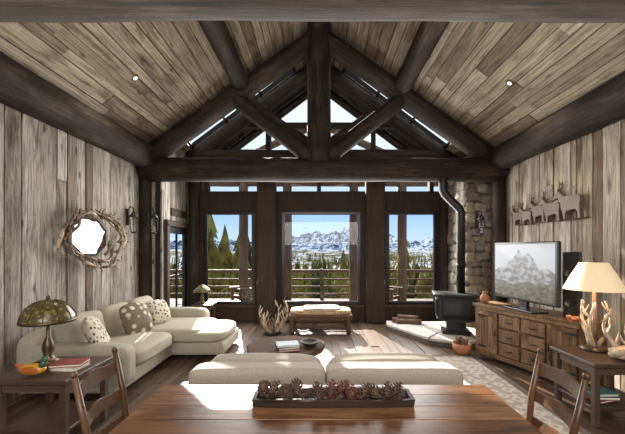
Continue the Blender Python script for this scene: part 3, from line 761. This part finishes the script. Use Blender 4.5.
b=B(); random.seed(17)
def tree(x,y,h,m,L=6,seg=6):
    z=gz(x,y)-.3; bm=b.bm; i=b.mi(m)
    if y<60: b.tube([(x,y,z),(x,y,z+h*.3)],h*.02,'bark',seg=5,cap=False)
    for k in range(L):
        t=k/L; zb=z+h*(.12+.82*t); zt=min(z+h,zb+h*.24); r=h*.19*(1-t)**.85+.012*h
        r*=R(.75,1.2)
        ox,oy=R(-.02,.02)*h,R(-.02,.02)*h
        top=bm.verts.new((x,y,zt)); rg=[]
        a0=R(0,6)
        for j in range(seg*2):
            a=a0+math.pi*j/seg; q=r*(1.0 if j%2 else .55)*R(.7,1.25)
            rg.append(bm.verts.new((x+ox+q*math.cos(a),y+oy+q*math.sin(a),zb-(.05*h if j%2 else -.02*h)*R(.6,1.4))))
        for j in range(seg*2):
            f=bm.faces.new((rg[j],rg[(j+1)%(seg*2)],top)); f.material_index=i
tree(-9.6,28,8.8,'pine',14,9); tree(-10.6,36,9.5,'pine',14,9); tree(-8.1,33,8.3,'pine',12,8); tree(9.5,36,9,'pine',12,8); tree(-9.2,41,10,'pineD',12,8); tree(-10.6,43,10,'pine',10,8); tree(11.4,44,10,'pineD',10,8); tree(3.5,46,9.3,'pine',10,8)
for k in range(2600):
    t=R(0,1); y=24+440*t**1.35; x=R(-.5,.5)*y*1.05
    h=R(4.5,8.5); h=min(h,max(3,(1.0-gz(x,y))*R(.6,1.0)))
    if noise.noise(Vector((x*.03,y*.015,8)))<-.22 and y>80: continue
    tree(x,y,h,random.choice(['pine','pine','pineD']),7 if y<90 else 3,6 if y<90 else 3)
b.done('pine_forest',recalc=False)

# ------------------------------------------------------------------ lights
w=bpy.data.worlds.new('World'); scene.world=w; w.use_nodes=True; nt=w.node_tree; bg=nt.nodes['Background']
tc=nt.nodes.new('ShaderNodeTexCoord'); sp_=nt.nodes.new('ShaderNodeSeparateXYZ'); r=ramp(nt,[(0.0,(.58,.75,.94)),(.10,(.36,.58,.90)),(.26,(.66,.80,.96)),(.5,(.88,.94,1.0))])
nt.links.new(tc.outputs['Generated'],sp_.inputs[0]); nt.links.new(sp_.outputs['Z'],r.inputs[0]); nt.links.new(r.outputs[0],bg.inputs['Color']); bg.inputs['Strength'].default_value=1.0
def light(name,typ,loc,energy,col=(1,1,1),size=1,direction=None,**kw):
    l=bpy.data.lights.new(name,typ); l.energy=energy; l.color=col
    if typ=='AREA': l.shape='RECTANGLE'; l.size=size; l.size_y=kw.get('sy',size)
    elif typ=='SUN': l.angle=.01
    else: l.shadow_soft_size=size
    if typ=='SPOT': l.spot_size=kw.get('spot',2.2); l.spot_blend=.8
    o=bpy.data.objects.new(name,l); o.location=loc; COL.objects.link(o)
    if direction: o.rotation_euler=Vector(direction).to_track_quat('-Z','Y').to_euler()
    return o
light('sun','SUN',(0,20,20),20.0,(1,.94,.84),direction=(.26,-1,-.52))
light('rear_fill_light','AREA',(0,-2.9,2.9),240,(1,.955,.885),4.5,direction=(0,1,.02),sy=1.8)  # unseen fill lamp behind the camera, added to brighten the room
light('ceiling_bounce_fill','AREA',(0,2.6,2.7),100,(1,.945,.86),4.5,direction=(0,.1,1),sy=5)  # added area lamp facing up, fills the room off the ceiling
light('overhead_fill_light','AREA',(0,.2,4.2),85,(1,.93,.83),2.5,direction=(0,.35,-1))  # added overhead fill; stands for no fixture of the room
light('window_daylight','AREA',(0,7.2,2.2),290,(1,.98,.95),5.2,direction=(0,-1,-.15),sy=2.6)
light('lamp_bulb','POINT',(2.97,3.46,1.38),9,(1,.75,.5),.05)
for x,y in ((-2.70,4.7),(2.80,4.7)):
    light('downlight_bulb','SPOT',(x,y,zc(x)-.08),45,(1,.85,.65),.05,direction=(0,0,-1))

scene.view_settings.view_transform='Standard'
scene.view_settings.exposure=0.3
try: scene.view_settings.look='None'
except Exception as e: print(e)

cam=bpy.data.cameras.new('Camera'); cam.lens=36*320/625; cam.sensor_width=36; cam.shift_x=-6.5/625; cam.shift_y=33/625; cam.clip_end=5000; cam.clip_start=.05
co=bpy.data.objects.new('Camera',cam); co.location=(0,0,1.7); co.rotation_euler=(math.pi/2,0,0); COL.objects.link(co); scene.camera=co
